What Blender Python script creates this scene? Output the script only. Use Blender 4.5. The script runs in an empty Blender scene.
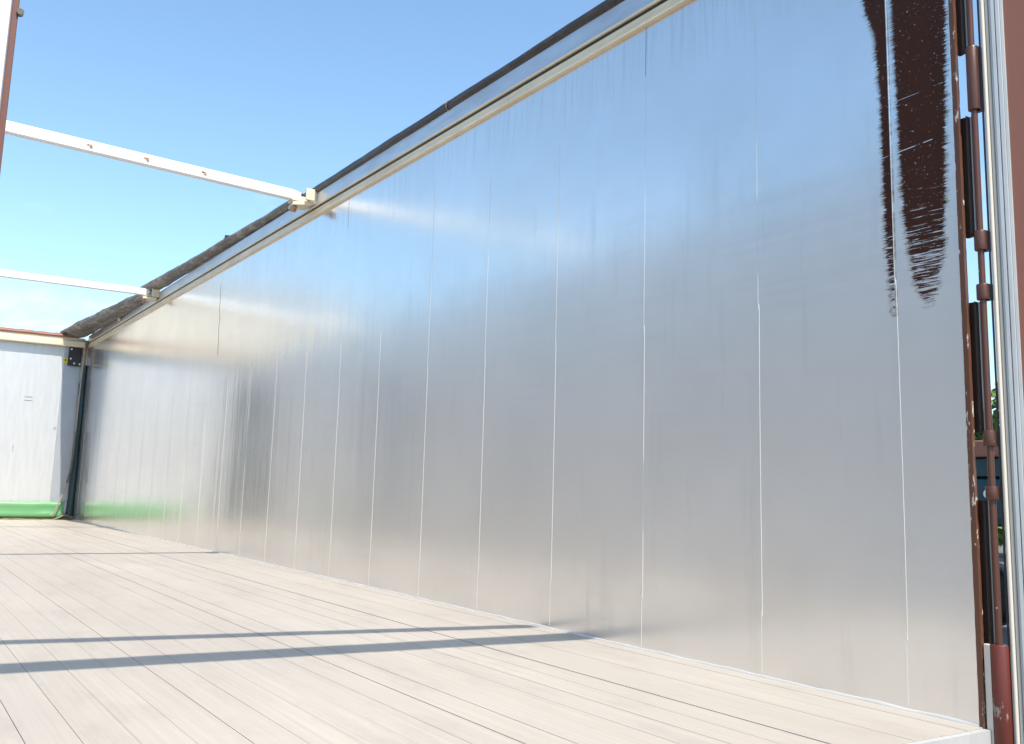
import bpy, math, random
from mathutils import Vector, Matrix, noise
sc = bpy.context.scene
R = math.radians
# ------------------------------------------------------------------ camera
YAW, PITCH, ROLL, FPX = 0.5788, 0.15255, 0.028585, 964.5
cam_d = bpy.data.cameras.new('camera'); cam = bpy.data.objects.new('camera', cam_d)
sc.collection.objects.link(cam); sc.camera = cam
cy_, sy_, cp_, sp_ = math.cos(YAW), math.sin(YAW), math.cos(PITCH), math.sin(PITCH)
F = Vector((cy_*cp_, -sy_*cp_, sp_)); R0 = Vector((-sy_, -cy_, 0)); U0 = Vector((-cy_*sp_, sy_*sp_, cp_))
cr, sr = math.cos(ROLL), math.sin(ROLL)
RV = cr*R0 + sr*U0; UV = -sr*R0 + cr*U0
m = Matrix((RV, UV, -F)).transposed().to_4x4(); m.translation = Vector((0, 0, .570))
cam.matrix_world = m
cam_d.sensor_width = 36; cam_d.lens = FPX/1024*36
cam_d.shift_y = -28.5/1024
cam_d.clip_start = .05; cam_d.clip_end = 6000
# ------------------------------------------------------------------ light
SUN_T = Vector((.65, -.03, -1)).normalized()            # the way the sunlight travels
w = bpy.data.worlds.new('World'); sc.world = w; w.use_nodes = True
nt = w.node_tree; nt.nodes.clear()
sky = nt.nodes.new('ShaderNodeTexSky'); sky.sky_type = 'NISHITA'; sky.sun_disc = False
to_sun = -SUN_T
sky.sun_elevation = math.asin(to_sun.z)
sky.sun_rotation = math.atan2(to_sun.x, to_sun.y)
sky.air_density = 1.0; sky.dust_density = 1.2; sky.ozone_density = .25; sky.altitude = 100
bg = nt.nodes.new('ShaderNodeBackground'); bg.inputs[1].default_value = .15
wo = nt.nodes.new('ShaderNodeOutputWorld')
tcw = nt.nodes.new('ShaderNodeTexCoord'); mpw = nt.nodes.new('ShaderNodeMapping'); mpw.inputs['Scale'].default_value = (1.2, 2.5, 7)
nzw = nt.nodes.new('ShaderNodeTexNoise'); nzw.inputs['Scale'].default_value = 1.6; nzw.inputs['Detail'].default_value = 7; nzw.inputs['Roughness'].default_value = .6
rpw = nt.nodes.new('ShaderNodeValToRGB'); rpw.color_ramp.elements[0].position = .54; rpw.color_ramp.elements[1].position = .80
rpw.color_ramp.elements[1].color = (.35, .35, .35, 1)
mxw = nt.nodes.new('ShaderNodeMix'); mxw.data_type = 'RGBA'; mxw.inputs[7].default_value = (9, 9.3, 9.6, 1)
nt.links.new(tcw.outputs['Generated'], mpw.inputs[0]); nt.links.new(mpw.outputs[0], nzw.inputs['Vector']); nt.links.new(nzw.outputs[0], rpw.inputs[0])
spw = nt.nodes.new('ShaderNodeSeparateXYZ'); nt.links.new(tcw.outputs['Generated'], spw.inputs[0])
mrw = nt.nodes.new('ShaderNodeMapRange'); mrw.inputs[1].default_value = .34; mrw.inputs[2].default_value = .16; nt.links.new(spw.outputs[2], mrw.inputs[0])
muw = nt.nodes.new('ShaderNodeMath'); muw.operation = 'MULTIPLY'; nt.links.new(rpw.outputs[0], muw.inputs[0]); nt.links.new(mrw.outputs[0], muw.inputs[1])
nt.links.new(muw.outputs[0], mxw.inputs[0]); tnt = nt.nodes.new('ShaderNodeMix'); tnt.data_type = 'RGBA'; tnt.blend_type = 'MULTIPLY'; tnt.inputs[0].default_value = 1; tnt.inputs[7].default_value = (.83, .97, 1.0, 1)
nt.links.new(sky.outputs[0], tnt.inputs[6]); nt.links.new(tnt.outputs[2], mxw.inputs[6]); nt.links.new(mxw.outputs[2], bg.inputs[0]); nt.links.new(bg.outputs[0], wo.inputs[0])
sd = bpy.data.lights.new('sun', 'SUN'); sd.energy = 3.25; sd.angle = R(.53); sd.color = (1, .93, .82)
so = bpy.data.objects.new('sun', sd); sc.collection.objects.link(so)
so.rotation_euler = SUN_T.to_track_quat('-Z', 'Y').to_euler(); so.location = (-8, 1, 14)
sc.view_settings.view_transform = 'Standard'; sc.view_settings.look = 'None'
sc.view_settings.exposure = .88; sc.view_settings.gamma = 1

# ------------------------------------------------------------------ helpers
class MB:
    def __init__(s): s.v = []; s.f = []; s.sm = []
    def add(s, v, f, smooth=False):
        n = len(s.v); s.v += [tuple(p) for p in v]; s.f += [tuple(i+n for i in q) for q in f]; s.sm += [smooth]*len(f)
    def box(s, x0, x1, y0, y1, z0, z1):
        if x0 > x1: x0, x1 = x1, x0
        if y0 > y1: y0, y1 = y1, y0
        s.add([(x0,y0,z0),(x1,y0,z0),(x1,y1,z0),(x0,y1,z0),(x0,y0,z1),(x1,y0,z1),(x1,y1,z1),(x0,y1,z1)],
              [(0,3,2,1),(4,5,6,7),(0,1,5,4),(1,2,6,5),(2,3,7,6),(3,0,4,7)])
    def rings(s, rings, smooth=True, closed=True, caps=True):
        n = len(rings[0]); v = [p for r in rings for p in r]; f = []
        for i in range(len(rings)-1):
            for j in range(n if closed else n-1):
                k = (j+1) % n
                f.append((i*n+j, i*n+k, (i+1)*n+k, (i+1)*n+j))
        s.add(v, f, smooth)
        if caps and closed:
            s.add(rings[0], [tuple(range(n))[::-1]]); s.add(rings[-1], [tuple(range(n))])
    def tube(s, pts, r, n=10, smooth=True):
        pts = [Vector(p) for p in pts]; rs = []
        for i, p in enumerate(pts):
            d = (pts[min(i+1, len(pts)-1)] - pts[max(i-1, 0)]).normalized()
            a = d.orthogonal().normalized() if abs(d.z) > .9 else d.cross(Vector((0,0,1))).normalized()
            if abs(d.z) > .9: a = Vector((1,0,0)) - d*d.x; a.normalize()
            b = d.cross(a); rr = r[i] if isinstance(r, (list, tuple)) else r
            rs.append([p + a*math.cos(t)*rr + b*math.sin(t)*rr for t in [2*math.pi*k/n for k in range(n)]])
        s.rings(rs, smooth)
    def prism_x(s, prof, x0, x1, smooth=False):          # closed (y,z) profile swept along X
        s.rings([[(x0, a, b) for a, b in prof], [(x1, a, b) for a, b in prof]], smooth)
    def build(s, name, mat, parent=None, bevel=0, label=None):
        me = bpy.data.meshes.new(name); me.from_pydata(s.v, [], s.f); me.update()
        import bmesh
        b = bmesh.new(); b.from_mesh(me); bmesh.ops.recalc_face_normals(b, faces=b.faces); b.to_mesh(me); b.free()
        for p, k in zip(me.polygons, s.sm): p.use_smooth = k
        me.materials.append(mat)
        o = bpy.data.objects.new(name, me); sc.collection.objects.link(o)
        if parent: o.parent = parent
        if bevel:
            md = o.modifiers.new('bevel', 'BEVEL'); md.width = bevel; md.segments = 2; md.limit_method = 'ANGLE'; md.angle_limit = R(40)
        if label: o['label'] = label
        return o
def empty(name, loc, label, cat, group=None):
    o = bpy.data.objects.new(name, None); sc.collection.objects.link(o); o.location = loc
    o['label'] = label; o['category'] = cat
    if group: o['group'] = group
    return o
def part(root_loc, mb):                                   # world coords -> coords of a thing's empty
    mb.v = [(x-root_loc[0], y-root_loc[1], z-root_loc[2]) for x, y, z in mb.v]; return mb

class NT:
    def __init__(s, name):
        s.m = bpy.data.materials.new(name); s.m.use_nodes = True; s.t = s.m.node_tree; s.t.nodes.clear()
        s.out = s.n('OutputMaterial'); s.b = s.n('BsdfPrincipled'); s.l(s.b.outputs[0], s.out.inputs[0])
        s.tc = s.n('TexCoord')
    def n(s, k, **kw):
        o = s.t.nodes.new('ShaderNode'+k)
        for a, b in kw.items(): setattr(o, a, b)
        return o
    def l(s, a, b): s.t.links.new(a, b)
    def put(s, sock, v):
        if hasattr(v, 'is_linked') or hasattr(v, 'links'): s.l(v, sock)
        elif isinstance(v, tuple) and len(v) == 3 and len(sock.default_value) == 4: sock.default_value = v + (1,)
        else: sock.default_value = v
    def math(s, op, a, b=0, clamp=False):
        o = s.n('Math', operation=op); o.use_clamp = clamp; s.put(o.inputs[0], a); s.put(o.inputs[1], b); return o.outputs[0]
    def noise(s, scale=(1,1,1), sc_=1, detail=4, rough=.55, off=(0,0,0)):
        mp = s.n('Mapping'); mp.inputs['Scale'].default_value = scale; mp.inputs['Location'].default_value = off
        s.l(s.tc.outputs['Object'], mp.inputs[0])
        o = s.n('TexNoise'); o.inputs['Scale'].default_value = sc_; o.inputs['Detail'].default_value = detail
        o.inputs['Roughness'].default_value = rough; s.l(mp.outputs[0], o.inputs['Vector']); return o.outputs[0]
    def ramp(s, f, stops):
        o = s.n('ValToRGB'); e = o.color_ramp.elements
        while len(e) < len(stops): e.new(.5)
        for q, (p, c) in zip(e, stops):
            q.position = p; q.color = tuple(c)+(1,) if isinstance(c, tuple) else (c, c, c, 1)
        s.l(f, o.inputs[0]); return o.outputs[0]
    def mix(s, f, a, b):
        o = s.n('Mix', data_type='RGBA'); s.put(o.inputs[0], f); s.put(o.inputs[6], a); s.put(o.inputs[7], b); return o.outputs[2]
    def bump(s, h, strength=.2, dist=.01, prev=None):
        o = s.n('Bump'); o.inputs['Strength'].default_value = strength; o.inputs['Distance'].default_value = dist
        s.l(h, o.inputs['Height'])
        if prev is not None: s.l(prev, o.inputs['Normal'])
        return o.outputs[0]
    def set(s, **kw):
        for k, v in kw.items(): s.put(s.b.inputs[k.replace('_', ' ')], v)
        return s

def painted(name, base, chip=(.62, .55, .48), amt=.5, scale=(1, 1, 1), freq=40, rough=.45, dirt=.25):
    k = NT(name)
    n1 = k.noise(scale, freq, 6, .65); n2 = k.noise((1, 1, .3), 6, 4, .6, (3, 1, 0))
    mk = k.ramp(n1, [(amt, 0.), (amt+.03, 1.)])
    c = k.mix(k.math('MULTIPLY', n2, dirt*2, True), base, tuple(x*.55 for x in base))
    c = k.mix(mk, c, chip)
    k.set(Base_Color=c, Roughness=rough, Normal=k.bump(n1, .25, .002)); return k.m

# --- the brushed aluminium of the long side wall
def wall_material(stain):
    k = NT('brushed_aluminium_wall' if stain else 'brushed_aluminium')
    fine = k.noise((26, 1, .35), 3, 5, .6); mid = k.noise((5.5, 1, .22), 1, 3, .6, (3, 0, 6)); dent = k.noise((2.2, 1, 2.2), 1, 2, .5, (8, 1, 1))                 # vertical streaks (vary along the wall)
    waves = k.noise((1.6, 1, .22), 1.0, 3, .5)             # oil-canning of the sheets
    blot = k.noise((.9, 1, .9), 2.2, 5, .6, (7, 0, 2))
    drip = k.noise((24, 1, 1.2), 2, 4, .6, (2, 0, 5))
    sp = k.n('SeparateXYZ'); k.l(k.tc.outputs['Object'], sp.inputs[0]); X, Z = sp.outputs[0], sp.outputs[2]
    col = k.mix(k.ramp(blot, [(.3, 0.), (.72, 1.)]), (.85, .84, .825), (.78, .77, .75))
    top = k.math('MULTIPLY', k.ramp(Z, [(0, 0.), (1, 1.)]), 1)
    # dust drips under the rail
    mr = k.n('MapRange'); k.l(Z, mr.inputs[0]); mr.inputs[1].default_value = 2.15; mr.inputs[2].default_value = 2.48
    dm = k.math('MULTIPLY', k.math('MULTIPLY', mr.outputs[0], k.ramp(drip, [(.45, 0.), (.75, 1.)])), .35, True)
    col = k.mix(dm, col, (.40, .36, .33))
    met = .84 if stain else .2; rough = k.math('ADD', k.math('MULTIPLY', blot, .08), .14)
    speck = k.noise((1, 1, .6), 90, 3, .7, (1, 9, 3))
    spm = k.ramp(speck, [(.735, 0.), (.75, 1.)])
    metal = met; spec = .5
    rub = k.noise((.5, 1, 26), 1.5, 4, .6, (2, 6.37, 1)); patch = k.noise((1, 1, .7), 1.6, 3, .55, (12, 3, 4))
    rm = k.math('MULTIPLY', k.ramp(rub, [(.42, 0.), (.68, 1.)]), k.ramp(patch, [(.42, 0.), (.62, 1.)]))
    rough = k.math('ADD', rough, k.math('MULTIPLY', rm, .035)); col = k.mix(k.math('MULTIPLY', rm, .14), col, (.62, .61, .60))
    vr = k.noise((11, 1, .8), 1.5, 5, .7, (5, 5, 9)); vm = k.ramp(vr, [(.56, 0.), (.72, 1.)])
    col = k.mix(k.math('MULTIPLY', vm, .22), col, (.60, .59, .58)); rough = k.math('ADD', rough, k.math('MULTIPLY', vm, .05))
    if stain:
        def curve(pts):                                   # piecewise-linear X edge as a function of Z
            fc = k.n('FloatCurve'); c = fc.mapping.curves[0]
            zs = [(z/2.6, x-1) for z, x in pts]
            while len(c.points) < len(zs): c.points.new(.5, .5)
            for p, (a, b) in zip(c.points, zs): p.location = (a, b); p.handle_type = 'VECTOR'
            fc.mapping.update(); k.l(k.math('DIVIDE', Z, 2.6), fc.inputs['Value']); return k.math('ADD', fc.outputs[0], 1.)
        jag = k.math('MULTIPLY', k.math('SUBTRACT', k.noise((3, 1, 330), 1, 6, .8), .5), .075)
        jag2 = k.math('MULTIPLY', k.math('SUBTRACT', k.noise((2, 1, 210), 1, 6, .8, (4, 4, 4)), .5), .075)
        Xj = k.math('ADD', X, jag); Xk = k.math('ADD', X, jag2)
        def band(lo, hi, a, b):
            l_ = k.math('GREATER_THAN', a, curve(lo)); h_ = k.math('LESS_THAN', b, curve(hi)); return k.math('MULTIPLY', l_, h_)
        A_ = ([(0, 1.80), (1.10, 1.80), (1.11, 1.727), (1.6, 1.7275), (2.1, 1.729), (2.6, 1.73)],
                 [(0, 1.70), (1.10, 1.70), (1.12, 1.733), (1.322, 1.752), (1.8, 1.757), (2.02, 1.772), (2.1, 1.80), (2.6, 1.86)], X, Xj)
        B_ = ([(0, 1.95), (1.10, 1.95), (1.12, 1.612), (1.17, 1.587), (1.31, 1.562), (1.546, 1.548), (2.0, 1.529), (2.6, 1.512)],
                 [(0, 1.50), (1.10, 1.50), (1.12, 1.625), (1.2, 1.66), (1.4, 1.688), (1.588, 1.695), (2.07, 1.708), (2.6, 1.712)], Xk, Xj)
        A = band(*A_); B = band(*B_)
        def band2(e, q):
            lo, hi, a, b = q
            return band([(z, x-e) for z, x in lo], [(z, x+e) for z, x in hi], a, b)
        halo = k.ramp(k.noise((5, 1, 40), 1, 5, .7, (3, 3, 8)), [(.4, 0.), (.7, 1.)])
        fade = k.n('MapRange'); k.l(Z, fade.inputs[0]); fade.inputs[1].default_value = 1.12; fade.inputs[2].default_value = 1.75
        scr = k.noise((9, 1, 230), 1, 5, .75, (9, 2, 1))
        th = k.math('ADD', k.math('MULTIPLY', fade.outputs[0], .30), .475)
        keep = k.math('LESS_THAN', scr, th)
        sc2 = k.noise((1, 1, 1), 1, 2, .5)
        # long thin scratches, slightly rising
        def line(c0, slope, wdt):
            v = k.math('ADD', k.math('ADD', Z, k.math('MULTIPLY', X, slope)), k.math('MULTIPLY', k.math('SUBTRACT', sc2, .5), .02))
            return k.math('LESS_THAN', k.math('ABSOLUTE', k.math('SUBTRACT', v, c0)), wdt)
        brk = k.ramp(k.noise((18, 1, 18), 1, 4, .7, (2, 2, 2)), [(.46, 0.), (.5, 1.)])
        s_line = k.math('MULTIPLY', k.math('MAXIMUM', line(1.747, .08, .0012), line(1.868, .055, .0005)), brk)
        fl = k.ramp(k.noise((1, 1, 1.6), 120, 2, .8, (5, 5, 5)), [(.70, 0.), (.73, 1.)])
        mask = k.math('MULTIPLY', k.math('MAXIMUM', A, B), keep)
        mask = k.math('MULTIPLY', mask, k.math('SUBTRACT', 1, k.math('MAXIMUM', s_line, fl)))
        # halo of thin brown overspray round it
        col = k.mix(mask, col, (.056, .021, .013))
        edge = k.math('MULTIPLY', k.math('MAXIMUM', band2(.010, A_), band2(.010, B_)), k.math('SUBTRACT', 1, k.math('MAXIMUM', A, B)))
        col = k.mix(k.math('MULTIPLY', edge, k.math('MULTIPLY', halo, .9)), col, (.30, .21, .12))
        metal = k.math('MULTIPLY', k.math('SUBTRACT', 1, mask), met)
        rough = k.math('ADD', rough, k.math('MULTIPLY', mask, .30)); spec = k.math('SUBTRACT', .5, k.math('MULTIPLY', mask, .38))
    nb = k.bump(waves, 1, .0030)
    nb = k.bump(mid, 1, .0020, nb)
    nb = k.bump(dent, 1, .0012, nb)
    nb = k.bump(fine, 1, .00026, nb)
    uv = k.n('Tangent', direction_type='UV_MAP'); uv.uv_map = 'UVMap'
    k.set(Base_Color=col, Metallic=metal, Roughness=rough, Normal=nb, Anisotropic=.62, Specular_IOR_Level=spec)
    k.l(uv.outputs[0], k.b.inputs['Tangent'])
    return k.m
M = {}
M['wall'] = wall_material(True); M['wall2'] = wall_material(False)
def floor_mat():
    k = NT('worn_floor_planks')
    a = k.noise((.6, 40, 1), 2, 5, .6); b = k.noise((.35, 1.2, 1), 1.5, 5, .6, (1, 2, 3)); c = k.noise((1, 1, 1), 60, 3, .7)
    pl = k.noise((.02, 9.2, 1), 1, 0, .5)
    col = k.mix(k.ramp(b, [(.3, 0.), (.7, 1.)]), (.575, .515, .44), (.47, .415, .35))
    col = k.mix(k.math('MULTIPLY', k.ramp(a, [(.35, 0.), (.75, 1.)]), .55), col, (.40, .35, .31))
    col = k.mix(k.math('MULTIPLY', k.ramp(c, [(.66, 0.), (.72, 1.)]), .35), col, (.3, .27, .24))
    col = k.mix(k.math('MULTIPLY', k.math('SUBTRACT', pl, .35), .5, True), col, (.45, .42, .40))
    sm = k.noise((1.1, 3, 1), 2.2, 6, .7, (6, 1, 1)); gr_ = k.noise((1, 1, 1), 160, 2, .7, (3, 3, 3)); sc3 = k.noise((2.2, 70, 1), 1, 4, .8, (8, 8, 1))
    col = k.mix(k.math('MULTIPLY', k.ramp(sm, [(.52, 0.), (.68, 1.)]), .35), col, (.36, .32, .28))
    col = k.mix(k.math('MULTIPLY', k.ramp(gr_, [(.68, 0.), (.74, 1.)]), .45), col, (.22, .19, .16))
    col = k.mix(k.math('MULTIPLY', k.ramp(sc3, [(.66, 0.), (.72, 1.)]), .3), col, (.70, .67, .62))
    k.set(Base_Color=col, Roughness=.5, Metallic=.15, Normal=k.bump(a, .12, .002)); return k.m
M['floor'] = floor_mat()
M['gap'] = painted('dirty_gap', (.13, .11, .09), amt=.9)
def metalmat(name, c, rough, met=.8, dirt=(.45, .38, .30), amt=.5, scale=(1, 1, 1)):
    k = NT(name); a = k.noise(scale, 5, 6, .65); b = k.noise((1, 1, 1), 55, 3, .7)
    col = k.mix(k.math('MULTIPLY', k.ramp(a, [(.4, 0.), (.7, 1.)]), amt), c, dirt)
    k.set(Base_Color=col, Roughness=rough, Metallic=met, Normal=k.bump(b, .1, .002)); return k.m
M['rail'] = metalmat('warm_aluminium_rail', (.80, .67, .48), .4, .2, (.48, .35, .20), .5, (.5, 1, 1))
M['fascia'] = metalmat('dull_aluminium_fascia', (.66, .66, .68), .36, .75, (.42, .36, .31), .45, (.5, 1, 3))
M['groove'] = painted('groove_rubber', (.035, .022, .014), amt=.95)
M['white'] = painted('white_enamel', (.78, .77, .75), (.30, .12, .05), .735, (1, 1, 1), 9, .4, .06)
M['cream'] = painted('cream_enamel', (.72, .62, .46), (.35, .2, .1), .72, (1, 1, 1), 25, .5, .12)
M['rust'] = painted('rusty_steel', (.50, .36, .24), (.24, .09, .03), .5, (1, 1, 1), 40, .75, .3)
M['bead'] = metalmat('weld_bead', (.68, .67, .65), .5, .3, (.7, .7, .7), .3)
M['crack'] = painted('dark_joint', (.06, .055, .05), amt=.9)
M['headwall'] = metalmat('head_wall_sheet', (.60, .61, .62), .42, .35, (.50, .50, .50), .5, (1, 4, .5))
M['greywall'] = metalmat('corner_sheet', (.40, .43, .47), .5, .3, (.33, .36, .40), .5)
M['brown'] = painted('chipped_brown_paint', (.17, .062, .038), (.66, .58, .50), .665, (1, 1, .6), 75, .42, .3)
M['brownlip'] = painted('worn_brown_edge', (.15, .058, .030), (.70, .62, .54), .60, (1, 1, .35), 60, .5, .3)
M['darkbrown'] = painted('dark_brown_channel_paint', (.040, .017, .012), (.30, .24, .20), .69, (1, 1, .12), 110, .45, .3)  # dark brown paint of the hinge channel, with pale chips
M['brownrod'] = painted('hinge_rod_paint', (.12, .044, .028), (.72, .66, .60), .68, (1, 1, .5), 60, .35, .3)
M['redbrown'] = painted('red_brown_paint', (.15, .028, .018), (.25, .22, .2), .6, (1, 1, .4), 30, .4, .3)
M['doorbrown'] = painted('door_panel_paint', (.27, .105, .070), (.80, .72, .66), .70, (1, 1, .4), 55, .5, .12)
M['black'] = painted('black_rubber', (.018, .018, .02), (.08, .08, .08), .7)
M['seal'] = painted('cream_rubber_seal', (.70, .63, .54), (.4, .35, .3), .72, (1, 1, .3), 30, .5, .1)
M['alu'] = metalmat('grey_aluminium_profile', (.60, .60, .59), .45, .25, (.42, .42, .42), .5, (6, 6, .8))
def tarp_mat(name, base, light):
    k = NT(name); a = k.noise((1.2, 3, 3), 5, 7, .7); b = k.noise((1, 1, 1), 20, 5, .7)
    d = k.noise((.8, 1.5, 1.5), 3, 4, .6, (4, 4, 1))
    col = k.mix(k.ramp(a, [(.48, 0.), (.66, 1.)]), base, light)
    col = k.mix(k.math('MULTIPLY', k.ramp(d, [(.5, 0.), (.7, 1.)]), .5), col, tuple(x*.6 for x in light))
    k.set(Base_Color=col, Roughness=.42, Normal=k.bump(b, .25, .006)); return k.m
M['tarp'] = tarp_mat('weathered_tarpaulin', (.085, .068, .060), (.34, .285, .24))
M['tarpdark'] = tarp_mat('dark_tarpaulin', (.030, .022, .020), (.075, .05, .042))
M['green'] = painted('green_tarpaulin', (.14, .36, .16), (.50, .56, .42), .72, (1, 1, 1), 14, .35, .1)
M['curtain'] = painted('dark_teal_rubber', (.018, .055, .068), (.10, .16, .17), .68, (1, 1, .4), 30, .4, .4)
M['rope'] = painted('beige_strap', (.42, .33, .25), (.2, .12, .08), .6)
M['yellow'] = painted('yellow_paint', (.75, .58, .04), (.1, .08, .02), .7)
M['mud'] = painted('rubber_lip', (.30, .22, .12), (.05, .03, .02), .55, (1, 1, 1), 10)

# ------------------------------------------------------------------ dimensions (metres)
YW, XR, XH, HT = -2.48, 1.518, 15.21, 2.486
YL = .02
GZ = -1.25
# ------------------------------------------------------------------ ground
g = MB(); N = 64
for r0, r1 in ((0, 30), (30, 150), (150, 3500)):
    a = [(math.cos(2*math.pi*i/N)*r0, math.sin(2*math.pi*i/N)*r0, GZ) for i in range(N)]
    b = [(math.cos(2*math.pi*i/N)*r1, math.sin(2*math.pi*i/N)*r1, GZ) for i in range(N)]
    if r0 == 0: g.add(b, [tuple(range(N))])
    else: g.add(a+b, [(i, (i+1) % N, N+(i+1) % N, N+i) for i in range(N)])
k = NT('yard_asphalt'); n1 = k.noise((1, 1, 1), 3, 6, .6); n2 = k.noise((1, 1, 1), 80, 4, .7)
k.set(Base_Color=k.mix(n1, (.10, .095, .09), (.17, .16, .15)), Roughness=.9, Normal=k.bump(n2, .4, .01))
gr = g.build('ground', k.m); gr['kind'] = 'structure'

# ------------------------------------------------------------------ the trailer
T = empty('open_top_trailer', (0, 0, 0), 'open-top trailer seen inside, bare aluminium side wall, planked floor and brown rear frame', 'trailer')
def uvify(o):                                             # U runs up the wall, V along it (brushing direction)
    me = o.data; uv = me.uv_layers.new(name='UVMap')
    for lp in me.loops:
        c = me.vertices[lp.vertex_index].co; uv.data[lp.index].uv = (c.z*.3, c.x*.06+c.y*.06)
def wall_sheet(y_in, y_out, x0, x1, z0, z1):
    b = MB(); nx, nz = 120, 8; v = []; f = []
    for i in range(nx+1):
        for j in range(nz+1):
            v.append((x0+(x1-x0)*i/nx, y_in, z0+(z1-z0)*j/nz))
    for i in range(nx):
        for j in range(nz):
            a = i*(nz+1)+j; f.append((a, a+nz+1, a+nz+2, a+1))
    b.add(v, f)
    s = .002 if y_out > y_in else -.002
    b.box(x0, x1, y_in+s, y_out, z0, z1)
    return b
side = wall_sheet(YW, YW-.03, XR, XH, -.02, HT).build('side_wall', M['wall'], T, label='long bare aluminium side wall with thin vertical joints and brown paint worn at its near top'); uvify(side)
left = wall_sheet(YL, YL+.03, XR, XH, -.02, 2.56).build('side_wall', M['wall2'], T, label='opposite aluminium side wall'); uvify(left)
for i, p in enumerate(side.data.polygons): pass
# joints between the sheets
random.seed(4)
seams = [1.722, 2.255, 2.846, 3.437, 4.033, 4.628, 5.239, 5.830]
while seams[-1] < 14.4: seams.append(seams[-1]+.6)
def bead(b, x, z0, z1, w, h, bend=0):
    n = max(2, int((z1-z0)/.12)); rs = []
    for i in range(n+1):
        z = z0+(z1-z0)*i/n; xx = x+bend*math.sin(math.pi*i/n)+random.uniform(-1, 1)*w*.10
        rs.append([(xx-w/2, YW-.001, z), (xx-w*.25, YW+h, z), (xx+w*.25, YW+h, z), (xx+w/2, YW-.001, z)])
    b.rings(rs, False)
for i, x in enumerate(seams):
    b = MB(); k = 1.0 if i < 6 else .8
    j = random.uniform(-.002, .002); x += j*.3; k = max(.12, 1-i*.12)
    bead(b, x, .205, 1.218, .0026*k, .0013, random.uniform(-.002, .002))
    bead(b, x+.0045, 1.222, (2.0+random.uniform(.1, .4)) if i < 6 else 1.5, 0.0017*k, .0009, random.uniform(-.002, .002))
    bead(b, x+.0042, .012, .198, .0017*k, .0009)
    for z in (.2, 1.22): bead(b, x+.002, z-.010, z+.010, .0045*k, .0022*k)
    b.build('sheet_joint', M['bead'], side)
for x in (seams[2], seams[7]):
    b = MB(); b.box(x+.0036, x+.0046, YW-.001, YW+.0008, 2.27, HT-.004); b.build('joint_gap', M['crack'], side)
b = MB()                                                  # the split in the sheet far down the wall
pts = [(8.245, 2.36), (8.25, 2.3), (8.225, 2.22), (8.24, 2.14), (8.20, 2.05), (8.215, 1.95), (8.19, 1.84), (8.185, 1.70)]
ws = [.001, .006, .012, .007, .018, .008, .006, .001]
b.rings([[(x+.42-w_/2, YW-.001, z), (x+.42, YW+.0015, z), (x+.42+w_/2, YW-.001, z)] for (x, z), w_ in zip(pts, ws)], False)
b.build('split', M['crack'], side, label='dark split in the far part of the aluminium side wall')
b = MB()                                                  # bright weld along the foot of the wall
rs = []; n = 260
for i in range(n+1):
    x = XR+(XH-XR)*i/n; h = .007+.004*noise.noise(Vector((x*9, 0, 0))); d = .006+.004*noise.noise(Vector((x*7, 3, 0)))
    rs.append([(x, YW-.001, .0), (x, YW-.001, h), (x, YW+d*.6, h*.9), (x, YW+d, h*.3), (x, YW+d, 0)])
b.rings(rs, False); b.build('foot_weld', M['bead'], side)
# top rail
b = MB()
b.prism_x([(YW-.03, 2.4862), (YW+.018, 2.4862), (YW+.021, 2.491), (YW+.014, 2.499), (YW+.010, 2.520), (YW+.014, 2.528), (YW+.012, 2.537), (YW-.03, 2.537)], XR, XH+.03)
b.prism_x([(YW-.03, 2.556), (YW+.015, 2.556), (YW+.017, 2.559), (YW+.017, 2.567), (YW+.009, 2.572), (YW-.03, 2.572)], XR, XH+.03)
rail = b.build('top_rail', M['rail'], side)
b = MB(); b.box(XR, XH+.03, YW-.028, YW+.005, 2.537, 2.556); b.build('rail_groove', M['groove'], rail)
b = MB(); rs = []
for i in range(61):
    x = XR+(XH+.03-XR)*i/60
    rs.append([(x, YW-.028, 2.5725), (x, YW+.006, 2.5725), (x, YW+.002, 2.665), (x, YW-.028, 2.668)])
b.rings(rs, False); b.build('rail_fascia', M['fascia'], rail)

# floor of longitudinal planks
b = MB(); y = YW+.010; edges = [-2.405-.0+.1085*i for i in range(23)]; random.seed(7)
ys = [YW+.0005] + edges + [YL]
for a, c in zip(ys[:-1], ys[1:]):
    if c-a < .01: continue
    gp = random.choice([.0002, .0004, .0008, .0016]); 
    if abs(c+1.863) < .01: gp = .0042
    if abs(c+1.971) < .01: gp = .0025
    if abs(c+1.3) < .06 or abs(c+2.405) < .01: gp = .002
    dz = random.uniform(-.0006, .0006)
    for x0, x1 in ((XR-.01, 8.262), (8.268, XH)):
        b.box(x0, x1, a+gp/2+.0004, c-gp/2-.0004, -.03, dz)
floor = b.build('floor', M['floor'], T, bevel=.0004, label='pale sunlit floor of long narrow planks')
b = MB(); b.box(XR-.01, XH, YW, YL, -.09, -.012); b.build('underfloor', M['gap'], floor)
b = MB(); b.box(XR-.03, XR-.012, YW, YL, -.16, -.002); b.build('rear_sill', M['alu'], T)

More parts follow.
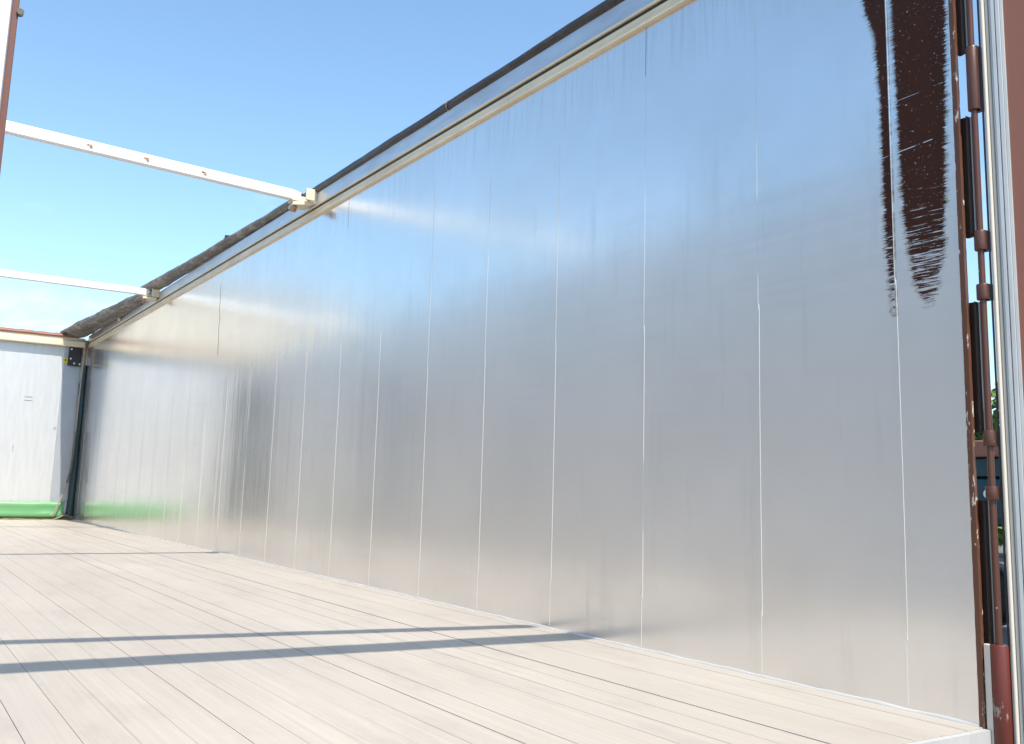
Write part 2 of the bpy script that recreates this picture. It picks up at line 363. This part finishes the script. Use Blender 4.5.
# head wall
b = MB(); b.box(XH, XH+.05, YW-.03, YL+.03, -.02, 2.60)
head = b.build('head_wall', M['headwall'], T, label='white-lit front wall at the far end')
b = MB(); random.seed(11)
for y_ in [-.35-.33*i for i in range(6)]: b.box(XH-.004, XH-.0005, y_-.012, y_+.012, .26, 2.46)
b.build('stiffening_rib', M['headwall'], head)
b = MB(); b.box(XH-.10, XH+.02, YL, -2.425, 2.475, 2.565); b.build('top_beam', M['cream'], head, bevel=.012)
b = MB(); b.box(XH-.07, XH+.02, YL, -2.425, 2.567, 2.612); b.build('beam_cap', M['cream'], head, bevel=.008)
b = MB(); rs = []
for i in range(50):
    y_ = YL+(-2.22-YL)*i/49; t = noise.noise(Vector((y_*5, 1, 1)))*.012; u = noise.noise(Vector((y_*11, 7, 1)))*.012
    rs.append([(XH-.085, y_, 2.603+t*.3), (XH-.09, y_, 2.632+t), (XH-.04, y_, 2.66+u), (XH+.03, y_, 2.655+u), (XH+.05, y_, 2.60)])
b.rings(rs, True); b.build('tarpaulin_edge', M['doorbrown'], head)
b = MB(); b.box(XH-.012, XH-.001, -2.17, -2.40, .22, 2.474); b.build('corner_sheet', M['greywall'], head, bevel=.003)
b = MB(); b.box(XH-.065, XH-.0125, -2.222, -2.395, 2.20, 2.472); plate = b.build('corner_plate', M['black'], head, bevel=.006)
for y_, z_ in ((-2.25, 2.44), (-2.25, 2.30), (-2.30, 2.235), (-2.375, 2.23)):
    b = MB(); b.tube([(XH-.066, y_, z_), (XH-.078, y_, z_)], .013, 8); b.build('bolt', M['white'], plate)
b = MB(); b.box(XH-.05, XH-.0125, -2.165, -2.215, 2.235, 2.315); yl = b.build('latch', M['yellow'], head, bevel=.006)
b = MB(); b.tube([(XH-.051, -2.185, 2.275), (XH-.056, -2.185, 2.275)], .013, 8); b.build('keyhole', M['black'], yl)
for y_, z_, w_, h_ in ((-1.76, 1.715, .10, .012), (-1.76, 1.665, .10, .012), (-2.14, 1.29, .035, .035), (-1.63, .98, .012, .1)):
    b = MB(); b.box(XH-.006, XH-.0005, y_-w_/2, y_+w_/2, z_-h_/2, z_+h_/2); b.build('scuff', M['greywall'], head, bevel=.002)
# green roll at the foot of the head wall
b = MB(); rs = []
for i in range(60):
    y_ = -.95+(-2.35+.95)*i/59; u = noise.noise(Vector((y_*4, 0, 0)))*.012
    prof = [(XH-.001, .245), (XH-.03, .247+u*.3), (XH-.055, .225+u), (XH-.06+u, .18), (XH-.045+u, .135), (XH-.065, .09+u), (XH-.07-u, .05), (XH-.05, .015), (XH-.001, .01)]
    rs.append([(a, y_, c) for a, c in prof])
b.rings(rs, True); gs = b.build('green_skirt', M['green'], head, label='green tarpaulin skirt along the foot of the far wall')
b = MB(); rs = []
for i in range(80):
    y_ = YL-.01+(-2.46-YL)*i/79; t = max(0, noise.noise(Vector((y_*3.2, 5, 0))))*.05 + .055*math.exp(-((y_+2.36)/.07)**2)
    rs.append([(XH-.02, y_, .012+t), (XH-.13, y_, .008+t), (XH-.17, y_, .004+t*.9), (XH-.17, y_, .001+t*.75), (XH-.02, y_, .002+t*.6)])
b.rings(rs, True); b.build('rubber_lip', M['mud'], head)
b = MB(); b.box(XH-.055, XH-.0125, -2.352, -2.42, .02, .235); b.build('corner_foot', M['greywall'], head, bevel=.01)
# dark curtains in both front corners
for y0, s, wf in ((YW, 1, 1), (YL, -1, 3.5)):
    b = MB(); rs = []
    for i in range(24):
        z = .05+(2.22-.05)*i/23; wv = .012*math.sin(i*.7); tp = .052 if i > 20 else .066+.010*math.sin(i*.35)
        if i < 3: tp += .01*(3-i)
        tp *= wf
        rs.append([(XH-.03+wv*.3, y0+s*.002, z), (XH-.08+wv, y0+s*.004, z), (XH-.10+wv, y0+s*tp*.6, z), (XH-.06+wv*.5, y0+s*(tp+.01), z), (XH-.014, y0+s*tp, z)])
    b.rings(rs, True); b.build('corner_flap', M['curtain'], head, label='dark rubber flap hanging in the far corner')
b = MB(); b.box(14.45, XH-.12, YL-.012, YL-.03, .05, 2.2); b.build('side_flap', M['curtain'], left, bevel=.004)
b = MB(); b.box(9.95, 10.35, YL-.001, YL-.03, .02, 1.9); b.build('added_dark_strip', M['greywall'], left, bevel=.006)  # unseen strip, added so the side wall mirrors a faint dark streak
b = MB(); b.tube([(XH-.10, -2.43, 2.50), (XH-.11, -2.432, 2.42), (XH-.10, -2.43, 2.20)], .018, 8); b.box(XH-.12, XH-.05, -2.45, -2.40, 2.36, 2.46)
b.build('corner_clamp', M['rust'], head)
# strap that hangs down in the corner
b = MB(); pts = [(XH-.14, -2.415, 2.46), (XH-.13, -2.41, 2.1), (XH-.12, -2.405, 1.7), (XH-.12, -2.40, 1.2), (XH-.13, -2.385, .8), (XH-.14, -2.35, .5), (XH-.15, -2.28, .28), (XH-.16, -2.22, .12), (XH-.17, -2.17, .055)]
def smooth_pts(p, k=6):
    o = []
    for i in range(len(p)-1):
        p0, p1, p2, p3 = [Vector(p[max(0, min(len(p)-1, i+q))]) for q in (-1, 0, 1, 2)]
        for j in range(k):
            t = j/k; o.append(.5*((2*p1)+(p2-p0)*t+(2*p0-5*p1+4*p2-p3)*t*t+(3*p1-p0-3*p2+p3)*t**3))
    o.append(Vector(p[-1])); return o
b.tube(smooth_pts(pts), .010, 8)
q = (XH-.14, -2.415, 2.46)
st = part(q, b).build('hanging_strap', M['rope']); st.location = q
st['label'] = 'beige strap hanging down the far corner beside the dark rubber flap'; st['category'] = 'strap'
b = MB(); pts = [(XH-.16, -2.40, 1.25), (XH-.15, -2.395, .95), (XH-.16, -2.378, .70), (XH-.165, -2.345, .52)]
b.tube(smooth_pts(pts), .014, 8); q = (XH-.16, -2.40, 1.25)
b = part(q, b); b.build('strap_keeper', M['gap'], st).location = (-.02, .015, -1.21)

# rolled tarpaulin on top of the wall
def roll(x0, x1, fn, mat, name='tarpaulin_roll', parent=None, n=70, seed=0):
    b = MB(); rs = []; K = 18
    for i in range(n+1):
        t = i/n; x = x0+(x1-x0)*t; y_, z_, ry, rz = fn(t, x); r = []
        for kk in range(K):
            a = 2*math.pi*kk/K
            l = 1+.16*noise.noise(Vector((x*2.2+seed, math.cos(a)*1.6, math.sin(a)*1.6)))+.07*noise.noise(Vector((x*7, math.cos(a)*3, math.sin(a)*3+seed)))
            r.append((x+.02*math.sin(a*2+seed), y_+math.cos(a)*ry*l, z_+math.sin(a)*rz*l))
        rs.append(r)
    b.rings(rs, True, caps=False)
    # rolled-up ends: inner ring set back inside
    for R_, dx in ((rs[0], .05), (rs[-1], -.05)):
        c = sum((Vector(p) for p in R_), Vector())/K
        inn = [tuple(c+(Vector(p)-c)*.78) for p in R_]; deep = [tuple(c+(Vector(p)-c)*.7+Vector((dx, 0, 0))) for p in R_]
        b.rings([R_, inn, deep], True, caps=False); b.add(deep, [tuple(range(K))])
    return b.build(name, mat, parent or T)
lerp = lambda a, c, t: a+(c-a)*t
rollA = roll(1.4, 6.66, lambda t, x: (YW-.016, 2.692, .038, .028+.006*t), M['tarpdark'], seed=1)
rollB = roll(6.72, 11.42, lambda t, x: (lerp(YW-.012, YW+.05, t**1.5), lerp(2.712, 2.738, t), lerp(.04, .09, t), lerp(.032, .052, t)), M['tarp'], seed=5)
rollC = roll(11.30, XH+.10, lambda t, x: (lerp(YW+.02, YW+.19, t), lerp(2.70, 2.700, t), lerp(.08, .185, t), lerp(.045, .085, t**.7)), M['tarp'], seed=9, n=90)
rollA['label'] = 'thin dark tarpaulin roll along the near part of the wall top'
rollB['label'] = 'weathered tarpaulin roll between the two roof bars'
rollC['label'] = 'thick weathered tarpaulin roll near the far end'
b = MB(); b.box(8.55, 8.66, YW-.02, YW+.01, 2.775, 2.79); b.tube([(8.60, YW-.01, 2.77), (8.60, YW-.01, 2.805)], .028, 8); b.build('strap_hook', M['black'], rollB)
b = MB(); b.tube([(13.0, YW+.015, 2.625), (13.0, YW+.035, 2.62)], .035, 10); b.build('roller_knob', M['cream'], rollC)
b = MB()
for xs in (4.50,): 
    b.rings([[(xs+dx, YW-.016+math.cos(a)*.043, 2.692+math.sin(a)*.034) for a in [2*math.pi*q/16 for q in range(16)]] for dx in (0, .012)], True)
b.build('binding', M['tarp'], rollA)

# roof bows
def bow(xc, zr, zm, lab=None, skew=0, hh=.037, hw=.028, bracket=True):
    b = MB(); rs = []; n = 40; y0, y1 = YW+.10, YL-.02
    for i in range(n+1):
        t = i/n; y_ = lerp(y0, y1, t); z = lerp(zr, zm, t)
        x = xc+skew*t; e = 1 if 0 < i < n else .75
        prof = [(-hw, -hh*.85), (-hw*.8, -hh), (hw*.8, -hh), (hw, -hh*.85), (hw, hh*.8), (hw*.7, hh), (-hw*.7, hh), (-hw, hh*.8), (-hw, -hh*.30), (-hw+.004, -hh*.36), (-hw+.004, -hh*.42), (-hw, -hh*.48)]
        rs.append([(x+a*e, y_, z+c*e) for a, c in prof])
    b.rings(rs, False); o = b.build('roof_bar', M['white'], T, label=lab)
    if bracket:
        k = MB()
        k.add([(xc-.06, YW+.02, 2.575), (xc-.05, YW+.17, zr-hh-.045), (xc+.09, YW+.15, zr-hh-.045), (xc+.10, YW+.02, 2.575),
               (xc-.06, YW+.02, 2.60), (xc-.05, YW+.17, zr-hh-.02), (xc+.09, YW+.15, zr-hh-.02), (xc+.10, YW+.02, 2.60)],
              [(0,1,2,3), (4,5,6,7), (0,1,5,4), (1,2,6,5), (2,3,7,6), (3,0,4,7)])
        k.box(xc-.05, xc+.05, YW+.012, YW+.17, zr-hh-.012, zr-hh-.002)
        k.box(xc-.085, xc-.07, YW+.004, YW+.085, 2.60, zr+.05); k.box(xc+.07, xc+.085, YW+.004, YW+.085, 2.60, zr+.03)
        k.build('bar_bracket', M['cream'], o, bevel=.003)
        c = MB(); c.tube([(xc-.01, YW+.165, zr-hh-.055), (xc-.01, YW+.13, zr-hh-.06)], .028, 10); c.build('bracket_bolt', M['rust'], o)
    return o
b1 = bow(6.50, 2.635, 2.725, 'white roof bar nearer the camera, with rust spots')
for y_ in (-.95, -1.30, -1.68):
    c = MB(); zz = lerp(2.635, 2.725, (y_-YW-.1)/(YL-.02-YW-.1))-.008
    c.box(6.500-.0290, 6.500-.024, y_-.010, y_+.016, zz+.004, zz+.018); c.tube([(6.465, y_-.01, zz+.006), (6.475, y_-.01, zz+.006)], .009, 8)
    c.build('rust_spot', M['rust'], b1)
bow(11.08, 2.655, 2.655, 'white roof bar nearer the far wall')
bow(1.80, 2.66, 2.66, 'roof bar by the rear', skew=.42, hh=.03, hw=.035, bracket=False)
b = MB(); b.rings([[(1.415, YW-.05, 2.62), (1.54, YW-.05, 2.62), (1.54, YW-.05, 2.70), (1.415, YW-.05, 2.70)], [(1.595, YL+.05, 2.62), (1.72, YL+.05, 2.62), (1.72, YL+.05, 2.70), (1.595, YL+.05, 2.70)]], False)
b.build('rear_header', M['brown'], T)

# rear frame and door hinges at the near end of the wall
def strip(x0, x1, y0, y1, z0, z1, jit=.0006, n=60):
    b = MB(); rs = []
    for i in range(n+1):
        z = z0+(z1-z0)*i/n; j = random.uniform(-1, 1)*jit; j2 = random.uniform(-1, 1)*jit
        rs.append([(x0+j, y0, z), (x1+j2, y0, z), (x1+j2, y1, z), (x0+j, y1, z)])
    b.rings(rs, False); return b
post = strip(1.5025, 1.5172, YW+.003, YW-.010, -.3, 2.615, .0005, 160).build('rear_post', M['brownlip'], T, label='brown rear edge of the wall with chipped paint')
slots = [(-.5, .584), (.765, 1.126), (1.312, 1.664), (1.857, 2.62)]
for z0, z1 in slots:
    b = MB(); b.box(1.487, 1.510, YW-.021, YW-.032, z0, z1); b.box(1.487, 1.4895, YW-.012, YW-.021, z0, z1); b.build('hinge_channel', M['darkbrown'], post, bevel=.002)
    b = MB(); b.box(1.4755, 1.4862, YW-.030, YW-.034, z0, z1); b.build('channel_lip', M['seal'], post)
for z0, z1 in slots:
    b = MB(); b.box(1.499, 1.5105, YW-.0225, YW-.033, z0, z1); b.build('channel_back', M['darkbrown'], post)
hx, hy = 1.4665, YW-.020
b = MB(); b.tube([(hx, hy, -.3), (hx, hy, 2.62)], .0088, 16); rod = b.build('hinge_rod', M['brownrod'], post)
for z0, z1 in ((1.675, 1.864), (1.267, 1.322), (1.128, 1.171), (.727, .769), (.585, .621), (-.12, .213)):
    rr = .0165 if z0 > 0 else .024; b = MB(); b.tube([(hx, hy, z0), (hx, hy, z0+.003), (hx, hy, z1-.003), (hx, hy, z1)], [rr*.93, rr, rr, rr*.93], 20)
    if z0 > 0: b.box(hx-.0165, hx-.0155+.02, hy+.004, hy-.028, z0, z1)
    b.build('hinge_knuckle', M['brownrod'] if z0 > 0 else M['redbrown'], rod, label=None if z0 > 0 else 'thick red-brown bottom hinge knuckle')
b = MB(); b.box(1.478, 1.500, YW-.002, YW-.020, -.12, .212); b.build('hinge_block', M['seal'], post, bevel=.002)
# left rear post, only its inner edge in view
b = MB(); b.box(1.505, 1.56, -.099, .05, -.3, 2.62); lp = b.build('rear_post', M['white'], T, bevel=.004, label='white left rear post with a thin brown edge')
b = MB(); b.box(1.50, 1.512, -.0995, -.108, -.3, 2.62); b.build('post_edge', M['brown'], lp, bevel=.001)
b = MB(); b.tube([(1.495, -.110, 1.238), (1.505, -.110, 1.238)], .005, 10); b.build('rivet', M['gap'], lp)

# opened rear door standing along the line of the wall, towards the camera
D0, DY, DA = 1.4445, YW-.022, R(17)
door_parts = []
def dstrip(s0, s1, y0, y1, rounded=False):               # s = distance from the hinge line along the door
    b = MB()
    if rounded:
        prof = [(-(s0+s1)/2+math.cos(a)*(s1-s0)/2, y0-(.5-.5*math.sin(a))*(y0-y1)) for a in [2*math.pi*q/20 for q in range(20)]]
        b.rings([[(x, y_, z) for x, y_ in prof] for z in (-.25, 2.60)], True)
    else: b.box(-s1, -s0, y1, y0, -.25, 2.60)
    return b
door = dstrip(.066, 1.15, -.004, -.035).build('rear_door', M['doorbrown'], T, label='opened rear door with brown panel and pale edge profile')
door.location = (D0, DY, 0); door.rotation_euler.z = DA
b = MB(); b.tube([(-.001, -.004, -.25), (-.001, -.004, 2.60)], .0028, 8); b.build('door_gasket', M['black'], door)
dstrip(.004, .0185, .004, -.022, True).build('door_seal', M['seal'], door)
dstrip(.0175, .027, .001, -.022, True).build('door_seal', M['seal'], door)
b = MB()
for s0, s1, yy in ((.028, .034, -.002), (.0345, .044, .006), (.0443, .0462, .002), (.0465, .057, .007), (.0575, .0655, .001)): b.box(-s1, -s0, -.03, yy, -.25, 2.60)
b.build('door_profile', M['alu'], door, bevel=.0012)
# chassis under the body so it does not float
b = MB(); b.box(XR, XH, YW+.3, YW+.55, -.35, -.1); b.box(XR, XH, -.55, -.3, -.35, -.1); b.build('chassis_beam', M['brown'], T)
for xw in (3.2, 4.5, 5.8):
    for yc in (YW+.22, -.22):
        b = MB(); b.tube([(xw, yc-.18, GZ+.5), (xw, yc-.16, GZ+.5), (xw, yc+.16, GZ+.5), (xw, yc+.18, GZ+.5)], [.44, .5, .5, .44], 32); wh = b.build('wheel', M['black'], T)
        b = MB(); s = -1 if yc < -1 else 1; b.tube([(xw, yc+s*.182, GZ+.5), (xw, yc+s*.19, GZ+.5)], .28, 24); b.build('rim', M['alu'], wh)
for yc in (YW+.5, -.5):
    b = MB(); b.box(12.2, 12.34, yc-.07, yc+.07, GZ+.02, -.1); b.box(12.1, 12.44, yc-.15, yc+.15, GZ, GZ+.03); b.build('landing_leg', M['brown'], T)

# ------------------------------------------------------------------ what shows through the hinge slots
P0 = (7.2, -12.2, GZ)
P = empty('parked_truck', P0, 'dark flatbed truck with brown side board parked beyond the hinge gaps', 'truck')
def pb(*a): q = MB(); q.box(*a); return part(P0, q)
pb(3.6, 12.6, -14.6, -12.2, 1.20, 1.42).build('side_board', M['doorbrown'], P, bevel=.02)
pb(3.6, 12.6, -14.6, -12.3, .95, 1.18).build('chassis', M['curtain'], P)
tk = pb(6.4, 7.8, -12.95, -12.25, .30, .94).build('fuel_tank', M['curtain'], P, bevel=.12)
q = MB(); q.tube([(7.22, -12.24, .72), (7.22, -12.2, .72)], .06, 14); part(P0, q).build('tank_cap', M['white'], tk)
cb = pb(12.9, 14.9, -14.6, -12.2, -.3, 2.4).build('cab', M['curtain'], P, bevel=.15)
pb(13.5, 14.3, -12.202, -12.19, .9, 1.7).build('window', M['black'], cb, bevel=.003)
for xx in (4.6, 8.6, 13.7):
    for yy in (-12.45, -14.35):
        q = MB(); q.tube([(xx, yy-.16, GZ+.5), (xx, yy-.13, GZ+.5), (xx, yy+.13, GZ+.5), (xx, yy+.16, GZ+.5)], [.44, .5, .5, .44], 28); wq = part(P0, q).build('wheel', M['black'], P)
        q = MB(); s = 1 if yy > -13 else -1; q.tube([(xx, yy+s*.162, GZ+.5), (xx, yy+s*.17, GZ+.5)], .27, 20); part(P0, q).build('rim', M['alu'], wq)
# trees
def leafmat(nm, a, c):
    k = NT(nm); n = k.noise((1, 1, 1), 1.2, 4, .6)
    k.set(Base_Color=k.mix(k.ramp(n, [(.35, 0.), (.65, 1.)]), a, c), Roughness=.6, Subsurface_Weight=0.)
    return k.m
M['leaf'] = leafmat('leaves', (.06, .13, .02), (.13, .22, .035)); M['bark'] = painted('bark', (.10, .07, .05), amt=.8)
def tree(x, y, h, seed, lab):
    random.seed(seed); t = empty('broadleaf_tree', (x, y, GZ), lab, 'tree', 'trees at the edge of the yard')
    b = MB(); b.tube([(0, 0, 0), (.05, 0, h*.25), (.0, .08, h*.5), (.05, 0, h*.8)], [.2, .16, .11, .04], 10)
    for i in range(7):
        a = random.uniform(0, 6.28); z = h*random.uniform(.3, .6); r = h*random.uniform(.2, .34)
        b.tube([(0, 0, z), (math.cos(a)*r*.5, math.sin(a)*r*.5, z+h*.1), (math.cos(a)*r, math.sin(a)*r, z+h*.24)], [.08, .05, .015], 7)
    b.build('trunk', M['bark'], t)
    b = MB(); cl = []
    for i in range(52):
        a = random.uniform(0, 6.28); zz = random.uniform(.12, .95); r = h*.36*math.sin(math.pi*min(1, zz*.85+.1))**.6*random.uniform(.3, 1)
        cl.append((math.cos(a)*r, math.sin(a)*r, h*zz, h*random.uniform(.07, .13)))
    for cx, cy, cz, cr_ in cl:
        for j in range(150):
            d = Vector((random.gauss(0, 1), random.gauss(0, 1), random.gauss(0, .8))).normalized()*cr_*random.uniform(.5, 1.1)
            p = Vector((cx, cy, cz))+d; u = Vector((random.uniform(-1, 1), random.uniform(-1, 1), random.uniform(-1, 1))).normalized(); v = u.orthogonal().normalized(); s = random.uniform(.12, .24)
            b.add([p-u*s, p-v*s*.5, p+u*s, p+v*s*.5], [(0, 1, 2, 3)])
    b.build('crown', M['leaf'], t)
for i, (x, y, h) in enumerate([(14, -33, 6.8), (18.6, -35, 6.2), (22.5, -33.5, 7.2), (27, -36, 6.4), (10, -36, 7.0)]):
    tree(x, y, h, 20+i, 'leafy tree in the row behind the parked truck, seen through the hinge gap')

# pale warehouse ahead of the trailer, beyond its left wall: seen as the warm light in the polished side wall
WP = (40, 0, GZ)
W = empty('warehouse', WP, 'long cream warehouse with a row of windows standing ahead of the trailer', 'building')
M['render'] = painted('cream_render', (.66, .60, .50), (.5, .45, .38), .74, (1, 1, 1), 1.5, .85, .1)
def wb(*a): q = MB(); q.box(*a); return part(WP, q)
wb(40, 58, .6, 13, GZ, 8.6).build('wall', M['render'], W)
wb(39.7, 58.3, .3, 13.3, 8.6, 8.9).build('roof', M['alu'], W)
for y_ in (2.2, 5.0, 7.8, 10.6):
    o = wb(39.93, 40.02, y_, y_+1.5, 1.0, 2.4).build('window', M['white'], W); wb(39.915, 39.929, y_+.08, y_+1.42, 1.08, 2.32).build('pane', M['black'], o)
